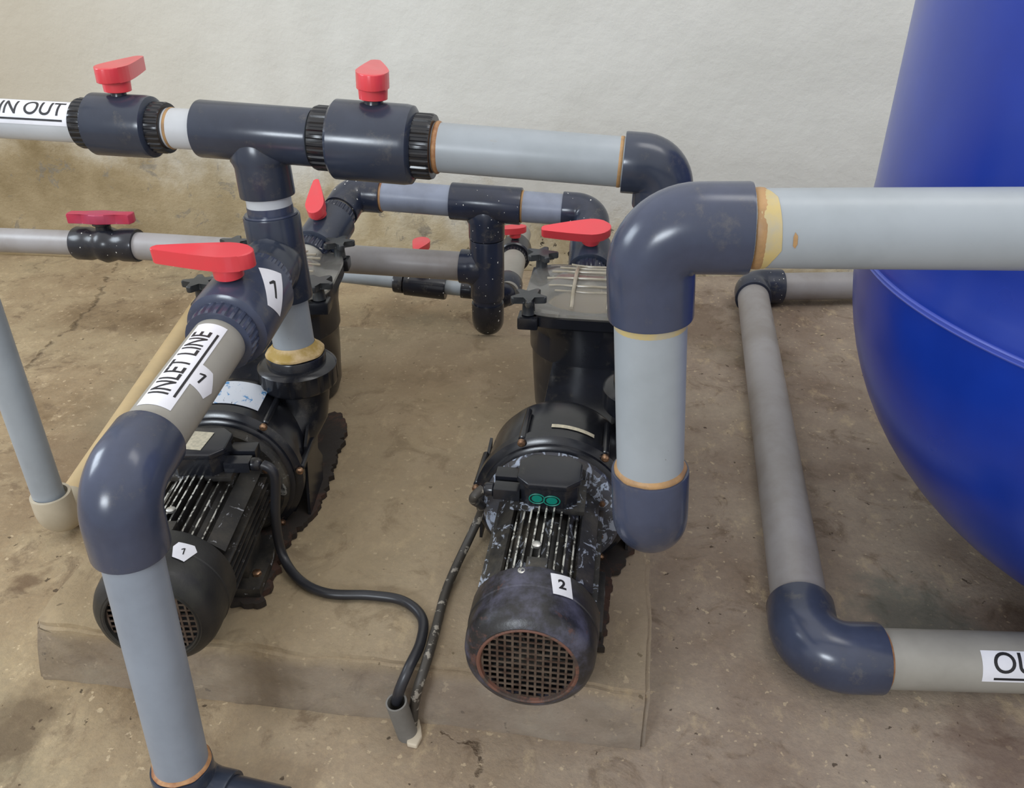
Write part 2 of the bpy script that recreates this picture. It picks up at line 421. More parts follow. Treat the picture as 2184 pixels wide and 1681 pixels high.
# ------------------------------------------------------------------ piping builders
def bead(parent, L, R, m='glue', name='glue_ring', w=0.006, h=0.0022, ragged=0.35):
    """ring of squeezed-out solvent cement round a joint, at height L on local z"""
    rnd = random.Random(hash((round(L, 4), round(R, 4))) & 0xffff)
    ph = [rnd.random() * 6.28 for _ in range(4)]
    def rf(u, k, r):
        q = sum(math.sin(2 * PI * u * (2 + 3 * i) + ph[i]) for i in range(4)) / 4
        return R - 0.0012 if k in (0, 4) else R + (r - R) * (1 + ragged * q)
    mb = MB().lathe([(R, L - w), (R + h * .7, L - w * .5), (R + h, L), (R + h * .7, L + w * .5), (R, L + w)], segs=48, rf=rf)
    return mb.build(name, m, parent)

def pipe(label, p0, p1, D, m, group=None, cat='pipe', name='water_pipe', beads=()):
    d = p1 - p0; L = d.length
    o = MB().lathe([(D / 2 * .86, 0), (D / 2, 0), (D / 2, L * .25), (D / 2, L * .5), (D / 2, L * .75), (D / 2, L), (D / 2 * .86, L)], segs=56).build(name, m, None, frame(p0, d))
    tag(o, label, cat, group)
    for (pos, col, w) in beads: bead(o, pos, D / 2, col, w=w)
    return o

def elbow(label, c, a, b, D, m, leg=1.22, rc=0.56, ratio=1.16, group=None, name='pipe_elbow', cat='pipe elbow'):
    """c: where the two axes meet, a / b: directions of its two mouths"""
    a = a.normalized(); b = b.normalized(); R = D / 2; Ro = R * ratio
    org = Matrix.Translation(c); inv = org.inverted()
    ang = math.acos(max(-1, min(1, a.dot(b)))); turn = PI - ang
    rc_ = rc * D; tl = rc_ * math.tan(turn / 2); leg_ = max(leg * D, tl + 0.3 * D)
    cen = c + (a + b).normalized() * (rc_ / math.cos(turn / 2))
    pts = []
    def add(p, tg, r): pts.append((p, tg, r))
    ti = -a
    add(c + a * (leg_ - .25 * D), ti, R * .6); add(c + a * (leg_ - .25 * D), ti, R * 1.004); add(c + a * leg_, ti, R * 1.004)
    add(c + a * leg_, ti, Ro * .985); add(c + a * (leg_ - 0.003), ti, Ro)
    s0 = c + a * tl; u = (s0 - cen); n = a.cross(b).normalized()
    add(c + a * lerp(leg_, tl, .85), ti, Ro)
    N = 14
    for k in range(N + 1):
        q = Matrix.Rotation(-turn * k / N, 3, n)
        q2 = Matrix.Rotation(turn * k / N, 3, n)
        e = c + b * tl
        qq = q if (cen + Matrix.Rotation(-turn, 3, n) @ u - e).length < (cen + Matrix.Rotation(turn, 3, n) @ u - e).length else q2
        add(cen + qq @ u, qq @ ti, Ro)
    add(c + b * lerp(leg_, tl, .85), b, Ro)
    add(c + b * (leg_ - 0.003), b, Ro); add(c + b * leg_, b, Ro * .985); add(c + b * leg_, b, R * 1.004)
    add(c + b * (leg_ - .25 * D), b, R * 1.004); add(c + b * (leg_ - .25 * D), b, R * .6)
    up = n
    pts2 = [(inv @ p, t_, r) for p, t_, r in pts]
    o = MB().sweep(pts2, 48, up).build(name, m, None, org)
    return tag(o, label, cat, group)

def tee(label, c, a, b, D, m, half=1.3, leg=1.25, ratio=1.2, a_up=None, group=None, back=None):
    """run along +-a through c, branch towards b"""
    a = a.normalized(); R = D / 2; Ro = R * ratio
    org = frame(c, a, b); H = half * D; Hb = back if back else H
    mb = MB().lathe([(R * .6, -Hb + .2 * D), (R * 1.004, -Hb + .2 * D), (R * 1.004, -Hb), (Ro * .985, -Hb), (Ro, -Hb + .003), (Ro, 0), (Ro, H - .003), (Ro * .985, H), (R * 1.004, H), (R * 1.004, H - .2 * D), (R * .6, H - .2 * D)], segs=56)
    bl = (org.inverted().to_3x3() @ b).normalized(); fm = frame(V(0, 0, 0), bl, V(0, 0, 1))
    def rf(u, k, r): return r
    Lb = leg * D
    # flared root where the branch grows out of the run
    prof = [(Ro * .8, 0), (Ro * .98, Ro * .35), (Ro * 1.12, Ro * .88), (Ro * 1.04, Ro * 1.02), (Ro * 1.0, Ro * 1.14), (Ro, Lb - .003), (Ro * .985, Lb), (R * 1.004, Lb), (R * 1.004, Lb - .2 * D), (R * .6, Lb - .2 * D)]
    rr = []
    for k, (r, h) in enumerate(prof):
        ring = []
        for j in range(56):
            an = 2 * PI * j / 56; x, y = r * math.cos(an), r * math.sin(an)
            if 0 < k < 5:   # keep the flare on the run's surface: only along the run axis
                f = abs(math.cos(an)); rr0 = lerp(Ro * .98, r, f ** 1.5); x, y = rr0 * math.cos(an), rr0 * math.sin(an)
            ring.append(fm @ V(x, y, h))
        rr.append(ring)
    mb.rings(rr)
    o = mb.build('pipe_tee', m, None, org)
    return tag(o, label, 'pipe tee', group)

def sleeve(label, c, d, D, L, m, ratio=1.2, name='pipe_coupling', cat='pipe coupling'):
    R = D / 2; Ro = R * ratio
    o = MB().lathe([(R * .6, -L / 2 + .02), (R * 1.004, -L / 2 + .02), (R * 1.004, -L / 2), (Ro * .98, -L / 2), (Ro, -L / 2 + .003), (Ro, L / 2 - .003), (Ro * .98, L / 2), (R * 1.004, L / 2), (R * 1.004, L / 2 - .02), (R * .6, L / 2 - .02)], segs=56).build(name, m, None, frame(c, d))
    return tag(o, label, cat)

def lever_poly(L, r, tip=0.009, n=14, back=0.052):
    p = []
    for k in range(n + 1):
        a = PI / 2 + PI * k / n
        p.append((back * math.cos(a), r * math.sin(a)))
    for k in range(1, 9):
        u = k / 9; w = lerp(r, tip, u ** 1.25); p.append((L * u, -w))
    for k in range(7):
        a = -PI / 2 + PI * k / 6; p.append((L + tip * .8 * math.cos(a), tip * math.sin(a)))
    for k in range(8, 0, -1):
        u = k / 9; w = lerp(r, tip, u ** 1.25); p.append((L * u, w))
    return p

def lever_handle(parent, base, sc, ang, m='red', L=0.124, r=0.0295):
    """base matrix: local z up from the body surface"""
    h = base @ RZ(ang)
    mb = MB().prism([(x * sc, y * sc) for x, y in lever_poly(L, r)], 0.030 * sc, 0.055 * sc, h, bev=0.0030 * sc,
                    taper=lambda x, y: (0.058 - 0.10 * max(0, x / sc) * 0.12) * sc)
    mb.lathe([(.02 * sc, .008 * sc), (.0255 * sc, .010 * sc), (.0265 * sc, .028 * sc), (.026 * sc, .034 * sc)], h, 32)
    return mb.build('handle', m, parent, ang=30)

def union_valve(label, c, d, sc, mb_, ang, m_body='fit', m_nut='fit_dark', group=None, hm='red', hup=V(0, 0, 1), bodyL=0.155, bodyR=0.0715, hpos=0.0):
    """ball valve with a fat body, a ribbed union nut each end and a lever on top"""
    root = thing('ball_valve', label, 'valve', frame(c, d, hup), group)
    R = bodyR * sc; L = bodyL * sc / 2; c_ = 0.006 * sc
    MB().lathe([(R * .55, -L), (R - c_, -L), (R, -L + c_), (R, L - c_ * 3), (R * .97, L - c_), (R - c_ * 2, L), (R * .55, L)], segs=64).build('valve_body', m_body, root)
    for s in (-1, 1):
        Rn = R * .82; w = .036 * sc
        def rf(u, k, r):
            if k in (2, 3): return r - 0.0030 * sc * (1 if (u * 26) % 1 < 0.35 else 0)
            return r
        z0 = s * (L - .002)
        pr = [(R * .4, 0), (Rn * .97, 0), (Rn, .004 * sc), (Rn, w - .006 * sc), (Rn * .965, w), (Rn * .72, w + .001), (R * .4, w)]
        m2 = T(V(0, 0, z0)) @ (RX(PI) if s < 0 else Matrix())
        MB().lathe(pr, m2, 156, rf).build('union_nut', m_nut, root, ang=25)
    hb = frame(V(R - .004 * sc, 0, hpos), V(1, 0, 0), V(0, 0, 1))
    MB().lathe([(.021 * sc, -.012 * sc), (.019 * sc, 0.0), (.017 * sc, .006 * sc), (.017 * sc, .018 * sc)], hb, 32).build('stem', m_nut, root)
    lever_handle(root, hb, sc, ang, hm)
    return root

# stickers and lettering wrapped round a pipe: frame local z = pipe axis, x = angle 0
def wrap(me_bm, R, ang0, z0, rot):
    for v in me_bm.verts:
        x, y, h = v.co
        c, s = math.cos(rot), math.sin(rot); x, y = x * c - y * s, x * s + y * c
        a = ang0 + x / R; r = R + h
        v.co = V(r * math.cos(a), r * math.sin(a), z0 + y)
def text_bm(body, size, bold=0.0, sx=1.0):
    if body == '1':      # a figure one with its flag
        b = bmesh.new(); k = size
        for poly in ([(-.02, -.36), (.08, -.36), (.08, .36), (-.02, .36)], [(-.02, .36), (-.21, .20), (-.21, .10), (-.02, .22)]):
            b.faces.new([b.verts.new((x * k, y * k, 0)) for x, y in poly])
        bmesh.ops.triangulate(b, faces=b.faces[:])
        for _ in range(3): bmesh.ops.subdivide_edges(b, edges=b.edges[:], cuts=1); bmesh.ops.triangulate(b, faces=[g for g in b.faces if len(g.verts) > 3])
        return b
    cu = bpy.data.curves.new('t', 'FONT'); cu.body = body; cu.size = size; cu.align_x = 'CENTER'; cu.align_y = 'CENTER'
    cu.offset = bold; cu.resolution_u = 6; cu.fill_mode = 'FRONT'; cu.dimensions = '2D'
    ob = bpy.data.objects.new('t', cu); COL.objects.link(ob)
    dg = bpy.context.evaluated_depsgraph_get(); me = bpy.data.meshes.new_from_object(ob.evaluated_get(dg))
    bpy.data.objects.remove(ob); bpy.data.curves.remove(cu)
    b = bmesh.new(); b.from_mesh(me); bpy.data.meshes.remove(me)
    for v in b.verts: v.co.x *= sx
    bmesh.ops.triangulate(b, faces=b.faces[:])
    for _ in range(2):
        es = [e for e in b.edges if e.calc_length() > 0.006]
        if es: bmesh.ops.subdivide_edges(b, edges=es, cuts=1, use_grid_fill=False); bmesh.ops.triangulate(b, faces=[f for f in b.faces if len(f.verts) > 3])
    return b
def sheet_bm(w, h, nx=18, ny=14, poly=None, lift=0.0004):
    b = bmesh.new()
    if poly:
        f = b.faces.new([b.verts.new((x, y, lift)) for x, y in poly]); bmesh.ops.triangulate(b, faces=[f])
        for _ in range(4): bmesh.ops.subdivide_edges(b, edges=b.edges[:], cuts=1); bmesh.ops.triangulate(b, faces=[g for g in b.faces if len(g.verts) > 3])
        return b
    vs = [[b.verts.new((-w / 2 + w * i / nx, -h / 2 + h * j / ny, lift)) for i in range(nx + 1)] for j in range(ny + 1)]
    for j in range(ny):
        for i in range(nx): b.faces.new((vs[j][i], vs[j][i + 1], vs[j + 1][i + 1], vs[j + 1][i]))
    return b
def solidify(b, th):
    me = None
    g = bmesh.ops.extrude_face_region(b, geom=b.faces[:])
    for v in [e for e in g['geom'] if isinstance(e, bmesh.types.BMVert)]: v.co.z += th
def finish_bm(b, name, m, parent, mat=None):
    mb = MB(); mb.bm.free(); mb.bm = b
    return mb.build(name, m, parent, mat)
def sticker(parent, R, ang0, z0, rot, w, h, text=None, size=0.02, under=False, bold=0.0004, poly=None, m='paper', sx=1.0, toff=(0, 0), label=None, flip=1, name='sticker'):
    b = sheet_bm(w, h, poly=poly); solidify(b, 0.0004); wrap(b, R, ang0, z0, rot)
    st = finish_bm(b, name, m, parent)
    if label: st['label'] = label
    if text:
        tb = text_bm(text, size, bold, sx)
        for v in tb.verts: v.co.x += toff[0]; v.co.y += toff[1]
        if under:
            xs = [v.co.x for v in tb.verts]; x0, x1 = min(xs), max(xs); y0 = -size * .52 + toff[1]
            u = sheet_bm(x1 - x0, size * .085, 26, 1, lift=0); 
            vm = {}
            for v in u.verts: vm[v] = tb.verts.new((v.co.x + (x0 + x1) / 2, v.co.y + y0, 0))
            for f in u.faces: tb.faces.new([vm[v] for v in f.verts])
            u.free()
        for v in tb.verts: v.co.z = 0.0010
        solidify(tb, 0.0002)
        wrap(tb, R, ang0, z0, rot)
        finish_bm(tb, 'lettering', 'ink', st)
    return st

# ------------------------------------------------------------------ the setting
b = bmesh.new()
nx, ny = 120, 100
vs = []
for j in range(ny + 1):
    row = []
    for i in range(nx + 1):
        x = -4.2 + 7.4 * i / nx; y = -1.6 + 5.1 * j / ny
        z = 0.006 * noise.noise(V(x * 1.7, y * 1.7, 0)) + 0.003 * noise.noise(V(x * 6, y * 6, 3)) - 0.004
        row.append(b.verts.new((x, y, z)))
    vs.append(row)
for j in range(ny):
    for i in range(nx): b.faces.new((vs[j][i], vs[j][i + 1], vs[j + 1][i + 1], vs[j + 1][i]))
o = finish_bm(b, 'floor', 'floor', None); tag(o, kind='structure')

# back wall, turned 3.5 degrees from the plinth; slightly lumpy foot of old render
WM = T(V(0, 3.24, 0)) @ RZ(math.radians(3.2))
b = bmesh.new(); nx, nz = 200, 70; g = []
for j in range(nz + 1):
    z = -0.03 + 2.6 * (j / nz) ** 1.7
    row = []
    for i in range(nx + 1):
        x = -4.0 + 7.2 * i / nx
        lump = 0.012 * noise.noise(V(x * 3, 0, z * 5)) + 0.006 * noise.noise(V(x * 11, 2, z * 11))
        foot = 0.05 * math.exp(-max(z, 0) / 0.03) * (0.7 + 0.6 * noise.noise(V(x * 2.2, 5, 0)))
        k = max(0.15, 1 - z / 0.5)
        row.append(b.verts.new((x, -lump * k - foot, z)))
    g.append(row)
for j in range(nz):
    for i in range(nx): b.faces.new((g[j][i], g[j + 1][i], g[j + 1][i + 1], g[j][i + 1]))
bk = [[b.verts.new((x, 0.12, z)) for x in (-4.0, 3.2)] for z in (-0.03, 2.57)]
b.faces.new((bk[0][0], bk[0][1], bk[1][1], bk[1][0]))
o = finish_bm(b, 'wall_back', 'wall', None, WM); tag(o, kind='structure')

# concrete plinth
PH = 0.13
b = bmesh.new(); bmesh.ops.create_cube(b, size=1)
X0, X1, Y0, Y1 = -1.045, 0.10, 0.975, 2.30
for v in b.verts: v.co = V(lerp(X0, X1, v.co.x + .5), lerp(Y0, Y1, v.co.y + .5), lerp(-0.02, PH, v.co.z + .5))
bmesh.ops.bevel(b, geom=[e for e in b.edges if max(v.co.z for v in e.verts) > .1 or abs(e.verts[0].co.z - e.verts[1].co.z) > .1], offset=0.008, segments=2, affect='EDGES')
bmesh.ops.triangulate(b, faces=b.faces[:])
for _ in range(7):
    es = [e for e in b.edges if e.calc_length() > 0.022]
    if not es: break
    bmesh.ops.subdivide_edges(b, edges=es, cuts=1); bmesh.ops.triangulate(b, faces=[f for f in b.faces if len(f.verts) > 3])
for v in b.verts:
    p = v.co.copy(); n = noise.noise(p * 9) * .006 + noise.noise(p * 30) * .0025
    ed = 1.0
    cdist = min(abs(p.x - X0) + abs(p.y - Y0), 1)
    chip = 0.022 * max(0, 1 - cdist / 0.07) * (p.z / PH if p.z > 0 else 0)
    f = max(0, 1 - abs(p.y - Y0) / 0.02)
    if p.z > PH - .02: v.co.z += n * .6 - chip
    if abs(p.y - Y0) < .02: v.co.y += n * 1.3 + chip; v.co.y -= 0.012 * (1 - max(p.z, 0) / PH)
    if abs(p.x - X1) < .02 or abs(p.x - X0) < .02: v.co.x += n
o = finish_bm(b, 'concrete_plinth', 'plinth', None)
for p in o.data.polygons: p.use_smooth = True
tag(o, 'low rough concrete plinth under the two black pumps', 'plinth')

# ------------------------------------------------------------------ pumps
AX = 0.13   # shaft height above the plinth top
def star_poly(n=5, r1=0.042, r0=0.017):
    p = []
    for k in range(n):
        a = 2 * PI * k / n + PI / 2; w = 0.17
        p.append((r1 * math.cos(a - w), r1 * math.sin(a - w))); p.append((r1 * 1.04 * math.cos(a), r1 * 1.04 * math.sin(a))); p.append((r1 * math.cos(a + w), r1 * math.sin(a + w)))
        a2 = a + PI / n; p.append((r0 * math.cos(a2), r0 * math.sin(a2)))
    return p
YM = RX(-PI / 2)      # lathe z -> +y (away from the viewer)
def pump(label, mat, box_side, cover_mat, flaky, lid_y=1.0, lid_x=0.03, seed=1, rim='rim_rust', nx_=0.115, ny_=0.585):
    rnd = random.Random(seed)
    root = thing('pool_pump', label, 'pump', mat)
    A = T(V(0, 0, AX)) @ YM
    R = 0.104
    # fan cover: cylinder with rolled front lip, open in the middle
    prof = [(0.073, 0.014), (0.073, 0.004), (0.076, 0.000), (0.081, -0.001), (0.090, 0.004), (0.098, 0.013), (0.1025, 0.026), (R, 0.042), (R, 0.066), (R + .0016, 0.068), (R + .0016, 0.108), (R, 0.111), (R - .006, 0.112), (R - .02, 0.112)]
    MB().lathe(prof, A, 96, caps=False).build('fan_cover', cover_mat, root)
    MB().lathe([(0.0725, 0.0055), (0.0740, -0.0006), (0.0765, -0.0018), (0.0795, -0.0006), (0.077, 0.004)], A, 72, caps=False).build('rolled_rim', rim, root)
    MB().lathe([(0.001, 0.034), (0.0975, 0.034), (0.0975, 0.036), (0.001, 0.036)], A, 32).build('fan_backplate', 'dark', root)
    # fan behind the grille
    fb = MB(); fb.lathe([(0.001, 0.018), (0.022, 0.018), (0.024, 0.033), (0.001, 0.033)], A, 24)
    for k in range(7): fb.box(0.022, 0.060, -0.0015, 0.0015, 0.020, 0.033, A @ RZ(2 * PI * k / 7))
    fb.build('fan', 'fan_blade', root)
    g = MB(); n = 12; rr = 0.0738; st = 0.0118
    for i in range(-6, 7):
        c = i * st
        if abs(c) < rr:
            h = math.sqrt(rr * rr - c * c)
            g.box(c - .0018, c + .0018, -h, h, 0.0045, 0.0062, A)
            g.box(-h, h, c - .0018, c + .0018, 0.0048, 0.0065, A)
    g.build('grille', 'grille', root)
    bx = -0.012
    for an in (0.10,):
        s_ = A @ RZ(-PI / 2 - an + PI) @ T(V(0, 0, 0))
        MB().lathe([(.0068, 0), (.0068, .002), (.004, .003), (.0035, .0015), (.001, .0015)], T(V(-0.022, 0.100, AX + R - .0025)) @ Matrix(), 20).build('screw', 'steel', root)
    # motor body with cooling fins
    L0, L1 = 0.108, 0.385
    mm = MB(); mm.lathe([(0.02, L0 - .02), (0.078, L0 - .02), (0.080, L0 - .008), (0.080, L1 + .005), (0.02, L1 + .005)], A, 64)
    mm.build('motor_body', 'motor_flaky' if flaky else 'motor', root)
    fin_mat = 'motor_flaky' if flaky else 'motor'
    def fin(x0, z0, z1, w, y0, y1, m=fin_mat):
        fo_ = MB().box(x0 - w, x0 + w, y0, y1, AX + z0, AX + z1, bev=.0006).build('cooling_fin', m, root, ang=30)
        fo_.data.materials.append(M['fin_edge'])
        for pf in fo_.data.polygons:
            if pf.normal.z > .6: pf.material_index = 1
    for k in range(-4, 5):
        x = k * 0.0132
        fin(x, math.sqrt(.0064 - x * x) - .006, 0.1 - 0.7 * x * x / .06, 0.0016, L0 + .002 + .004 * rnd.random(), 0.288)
    for s in (-1, 1):
        # side pads and side fins
        MB().box(-.0035, .0035, -.018, .018, 0.125, 0.372, T(V(s * .074, 0, AX + .052)) @ RY(s * math.radians(38)) @ T(V(0, 0, 0)) @ Matrix(((0, 1, 0, 0), (0, 0, 1, 0), (1, 0, 0, 0), (0, 0, 0, 1))), bev=.001).build('side_pad', 'motor_flaky' if flaky else 'motor', root, ang=30)
        for zz in (0.028, 0.012, -0.004, -0.020, -0.036):
            hw = math.sqrt(max(.0064 - zz * zz, .0001))
            MB().box(min(s * (hw - .006), s * .099), max(s * (hw - .006), s * .099), L0 + .004, 0.365, AX + zz - .0016, AX + zz + .0016, bev=.0006).build('cooling_fin', 'motor_flaky' if flaky else 'motor', root, ang=30)
        # motor foot
        f = MB(); f.box(s * .070 - .042, s * .070 + .042, 0.185, 0.345, 0.008, 0.030, bev=.008)
        f.box(s * .072 - .012, s * .072 + .012, 0.215, 0.315, 0.03, AX - .055, bev=.003)
        f.build('motor_foot', 'motor', root)
        MB().lathe([(.009, 0), (.009, .006), (.006, .008), (.001, .008)], T(V(s * .096, .226, .030)), 6).build('foot_bolt', 'screw', root)
    # lifting lug block at fan end of the fins
    MB().box(-.018, .016, .106, .134, AX + .074, AX + .104, bev=.002).build('lug', fin_mat, root)
    MB().lathe([(.008, 0), (.008, .004), (.004, .006), (.001, .006)], T(V(-.006, .165, AX + .101)), 18).build('screw', 'steel', root)
    # terminal box
    tb = T(V(0.0, 0.318, AX + .090))
    oc = [(-.056, -.026), (-.034, -.048), (.034, -.048), (.056, -.026), (.056, .026), (.034, .048), (-.034, .048), (-.056, .026)]
    MB().box(-.066, .066, -.047, .047, -.004, .006, tb, bev=.002).build('box_base_plate', fin_mat, root)
    bxo = MB().prism([(x * .92, y * .92) for x, y in oc], .004, .044, tb, bev=.002).build('terminal_box', 'black_plastic', root, ang=25)
    MB().prism(oc, .044, .056, tb, bev=.003).build('box_cover', 'black_plastic', bxo, ang=25)
    s = box_side
    gl = MB()
    gl.box(min(s * .05, s * .100), max(s * .05, s * .100), .004, .036, .006, .030, tb, bev=.003)
    gl.box(min(s * .05, s * .098), max(s * .05, s * .098), -.034, -.006, .006, .028, tb, bev=.003)
    gl.build('cable_entry', 'black_plastic', bxo)
    MB().lathe([(.011, 0), (.013, .002), (.013, .014), (.010, .018), (.006, .020)], tb @ T(V(s * .098, -.020, .017)) @ RY(s * PI / 2), 12).build('cable_gland', 'black_plastic', bxo)
    # motor end bell, seal flange, volute
    MB().lathe([(.02, L1 - .012), (.126, L1 - .010), (.133, L1 - .004), (.134, L1 + .010), (.02, L1 + .010)], A, 80).build('end_bell', 'flange_flaky' if flaky else 'flange_black', root)
    for k in range(8):
        a = 2 * PI * (k + .5) / 8
        MB().lathe([(.006, 0), (.006, .005), (.001, .006)], A @ T(V(.103 * math.cos(a), .103 * math.sin(a), L1 - .016)), 6).build('bolt', 'screw', root)
    MB().lathe([(.05, L1 + .006), (.136, L1 + .007), (.143, L1 + .012), (.143, L1 + .020), (.150, L1 + .023), (.156, L1 + .028), (.156, L1 + .046), (.152, L1 + .050), (.05, L1 + .050)], A, 96).build('clamp_ring', 'black_plastic', root)
    MB().lathe([(.05, L1 + .046), (.152, L1 + .046), (.152, L1 + .056), (.147, L1 + .060), (.147, L1 + .10), (.144, L1 + .170), (.135, L1 + .195), (.090, L1 + .215), (.05, L1 + .22)], A, 96).build('volute', 'black_plastic', root)
    for a in (-80, -24, 38, 84, 140, 220):
        ar = math.radians(90 - a)
        px, pz = .154 * math.cos(ar), .154 * math.sin(ar)
        ln = .115 if abs(a) < 90 else .1
        rb = MB().sweep([(V(px, L1 + .03 + ln * u, AX + pz * (1 if u < .9 else .985)), V(0, 1, 0), r) for u, r in ((0, .004), (.02, .0075), (.95, .0065), (1, .003))], 14).build('casing_bolt', 'black_plastic', root)
        MB().lathe([(.0075, 0), (.0075, .006), (.004, .009), (.001, .009)], T(V(px, L1 + .022, AX + pz)) @ RX(PI / 2), 14).build('bolt_head', 'screw', rb)
    # discharge neck and union
    dh = AX - .022
    MB().sweep([(V(.085, L1 + .13, AX - .02), V(.4, .5, .4), .045), (V(nx_ - .03, ny_ - .05, AX + .01), V(.35, .6, .6), .056), (V(nx_ - .006, ny_ - .015, AX + .05), V(.1, .3, 1), .060), (V(nx_, ny_, AX + .095), V(0, 0, 1), .060), (V(nx_, ny_, AX + .135), V(0, 0, 1), .062)], 40).build('discharge_neck', 'black_plastic', root)
    def rf(u, k, r): return r - (.003 if (k in (3, 4) and (u * 16) % 1 < .18) else 0)
    MB().lathe([(.05, dh + .142), (.072, dh + .142), (.080, dh + .148), (.083, dh + .155), (.083, dh + .186), (.083, dh + .189), (.076, dh + .196), (.066, dh + .198), (.05, dh + .198)], T(V(nx_, ny_, 0)), 128, rf).build('union_nut', 'black_plastic', root)
    MB().lathe([(.045, dh + .19), (.062, dh + .19), (.062, dh + .214), (.060, dh + .217), (.0455, dh + .217), (.0455, dh + .20)], T(V(nx_, ny_, 0)), 64).build('union_collar', 'black_plastic', root)
    # strainer pot
    P = T(V(lid_x, lid_y, 0))
    def sq(u, k, r):
        if k in (7, 8, 9):
            a = 2 * PI * u; return r * (abs(math.cos(a)) ** 5 + abs(math.sin(a)) ** 5) ** (-1 / 5)
        return r
    MB().lathe([(.05, .004), (.128, .004), (.136, .03), (.142, .12), (.145, .19), (.150, .196), (.151, .26), (.152, .296), (.159, .302), (.159, .326), (.125, .326), (.122, .10), (.05, .08)], P, 96, sq).build('strainer_pot', 'black_plastic', root)
    c = MB(); c.box(lid_x - .085, lid_x + .085, L1 + .19, lid_y - .09, .03, .20, bev=.02); c.build('pot_throat', 'black_plastic', root)
    MB().lathe([(.04, .12), (.10, .12), (.112, .285), (.106, .285), (.094, .13), (.04, .13)], P, 40).build('basket', 'basket', root)
    # clear lid with ribs
    ld = MB(); ld.lathe([(.001, .358), (.085, .355), (.110, .344), (.122, .334), (.156, .3285), (.160, .331), (.159, .338), (.126, .341), (.114, .350), (.088, .360), (.001, .363)], P, 96, lambda u, k, r: r * (abs(math.cos(2 * PI * u)) ** 5 + abs(math.sin(2 * PI * u)) ** 5) ** (-1 / 5) if k in (4, 5, 6) else r)
    lid = ld.build('clear_lid', 'clear', root)
    r = MB()
    for x in (-.042, .042):
        r.sweep([(P @ V(x, y, .355 + .012 * (1 - (y / .12) ** 2) - (.012 if abs(y) > .11 else 0)), V(0, 1, 0), .0048) for y in [-.128, -.112, -.08, -.04, 0, .04, .08, .112, .128]], 8)
    for y in (-.075, -.045, .0, .045, .075, .1):
        w = math.sqrt(.118 ** 2 - y * y) * .96
        r.sweep([(P @ V(x, y + .02 * (x / w) ** 2, .352 + .013 * (1 - (y * y + x * x) / .0144)), V(1, 0, 0), .0032) for x in [w * q / 4 for q in range(-4, 5)]], 8)
    r.build('lid_rib', 'clear_rib', lid)
    # corner lugs and star knobs
    for sx in (-1, 1):
        for sy in (-1, 1):
            kx, ky = sx * .140, sy * .140 
            MB().box(-.024, .024, -.024, .024, .296, .326, P @ T(V(kx, ky, 0)), bev=.006).build('lid_lug', 'black_plastic', root)
            kn = MB().lathe([(.0165, .329), (.015, .336), (.014, .356), (.016, .366)], P @ T(V(kx, ky, 0)), 20)
            kn.prism(star_poly(), .360, .376, P @ T(V(kx, ky, 0)) @ RZ(rnd.random() * 1.2) @ RX(.0), bev=.003)
            kn.build('star_knob', 'knob', root)
    # suction port behind the pot
    MB().lathe([(.04, 0), (.062, 0), (.062, .03), (.056, .05), (.045, .05)], T(V(lid_x, lid_y + .115, .20)) @ YM, 40).build('suction_port', 'black_plastic', root)
    # rusted base plate with a ragged edge
    poly = []
    def edge(p, q, n, amp):
        for k in range(n):
            u = k / n; d = (q - p).normalized(); nn = V(-d.y, d.x, 0)
            w = amp * noise.noise(V(p.x * 50 + u * 17 + seed, k * .9, 0))
            poly.append(tuple((p + (q - p) * u + nn * w)[:2]))
    c_ = [V(-.10, .18, 0), V(.115, .17, 0), V(.125, .36, 0), V(.165, .46, 0), V(.170, .80, 0), V(.14, .86, 0), V(-.14, .86, 0), V(-.12, .44, 0)]
    for p, q in zip(c_, c_[1:] + c_[:1]): edge(p, q, max(6, int((q - p).length / .008)), .014)
    MB().prism(poly, -.004, .009).build('base_plate', 'rust', root, ang=20)
    fo = MB(); fo.box(-.11, .12, L1 + .06, L1 + .17, .008, AX - .07, bev=.006); fo.build('pump_foot', 'black_plastic', root)
    # moulded side brackets of the casing
    for s, h in ((1, .19), (-1, .14)):
        MB().prism([(0, 0), (.13, 0), (.155, .05), (.125, .09), (.15, .15), (.10, h), (.04, .15), (.02, .08)], -.003, .003, T(V(s * .150, L1 + .05, .008)) @ RZ(PI / 2) @ RX(PI / 2)).build('side_bracket', 'black_plastic', root)
    return root

pl = T(V(0, 0, PH + .002))
P2M = T(V(-0.100, 0.880, PH + .006))
P1M = T(V(-0.716, 0.885, PH + .006)) @ RZ(math.radians(8.0))
pump1 = pump('grimy black pool pump on the left of the plinth, sticker 1 on its fan cover', P1M, 1, 'cover_dirty', False, lid_x=-.018, seed=3, nx_=.127, rim='cover_dirty')
pump2 = pump('black pool pump on the right of the plinth, sticker 2 on its fan cover', P2M, -1, 'cover', True, lid_x=.034, seed=5, nx_=.162, ny_=.60)
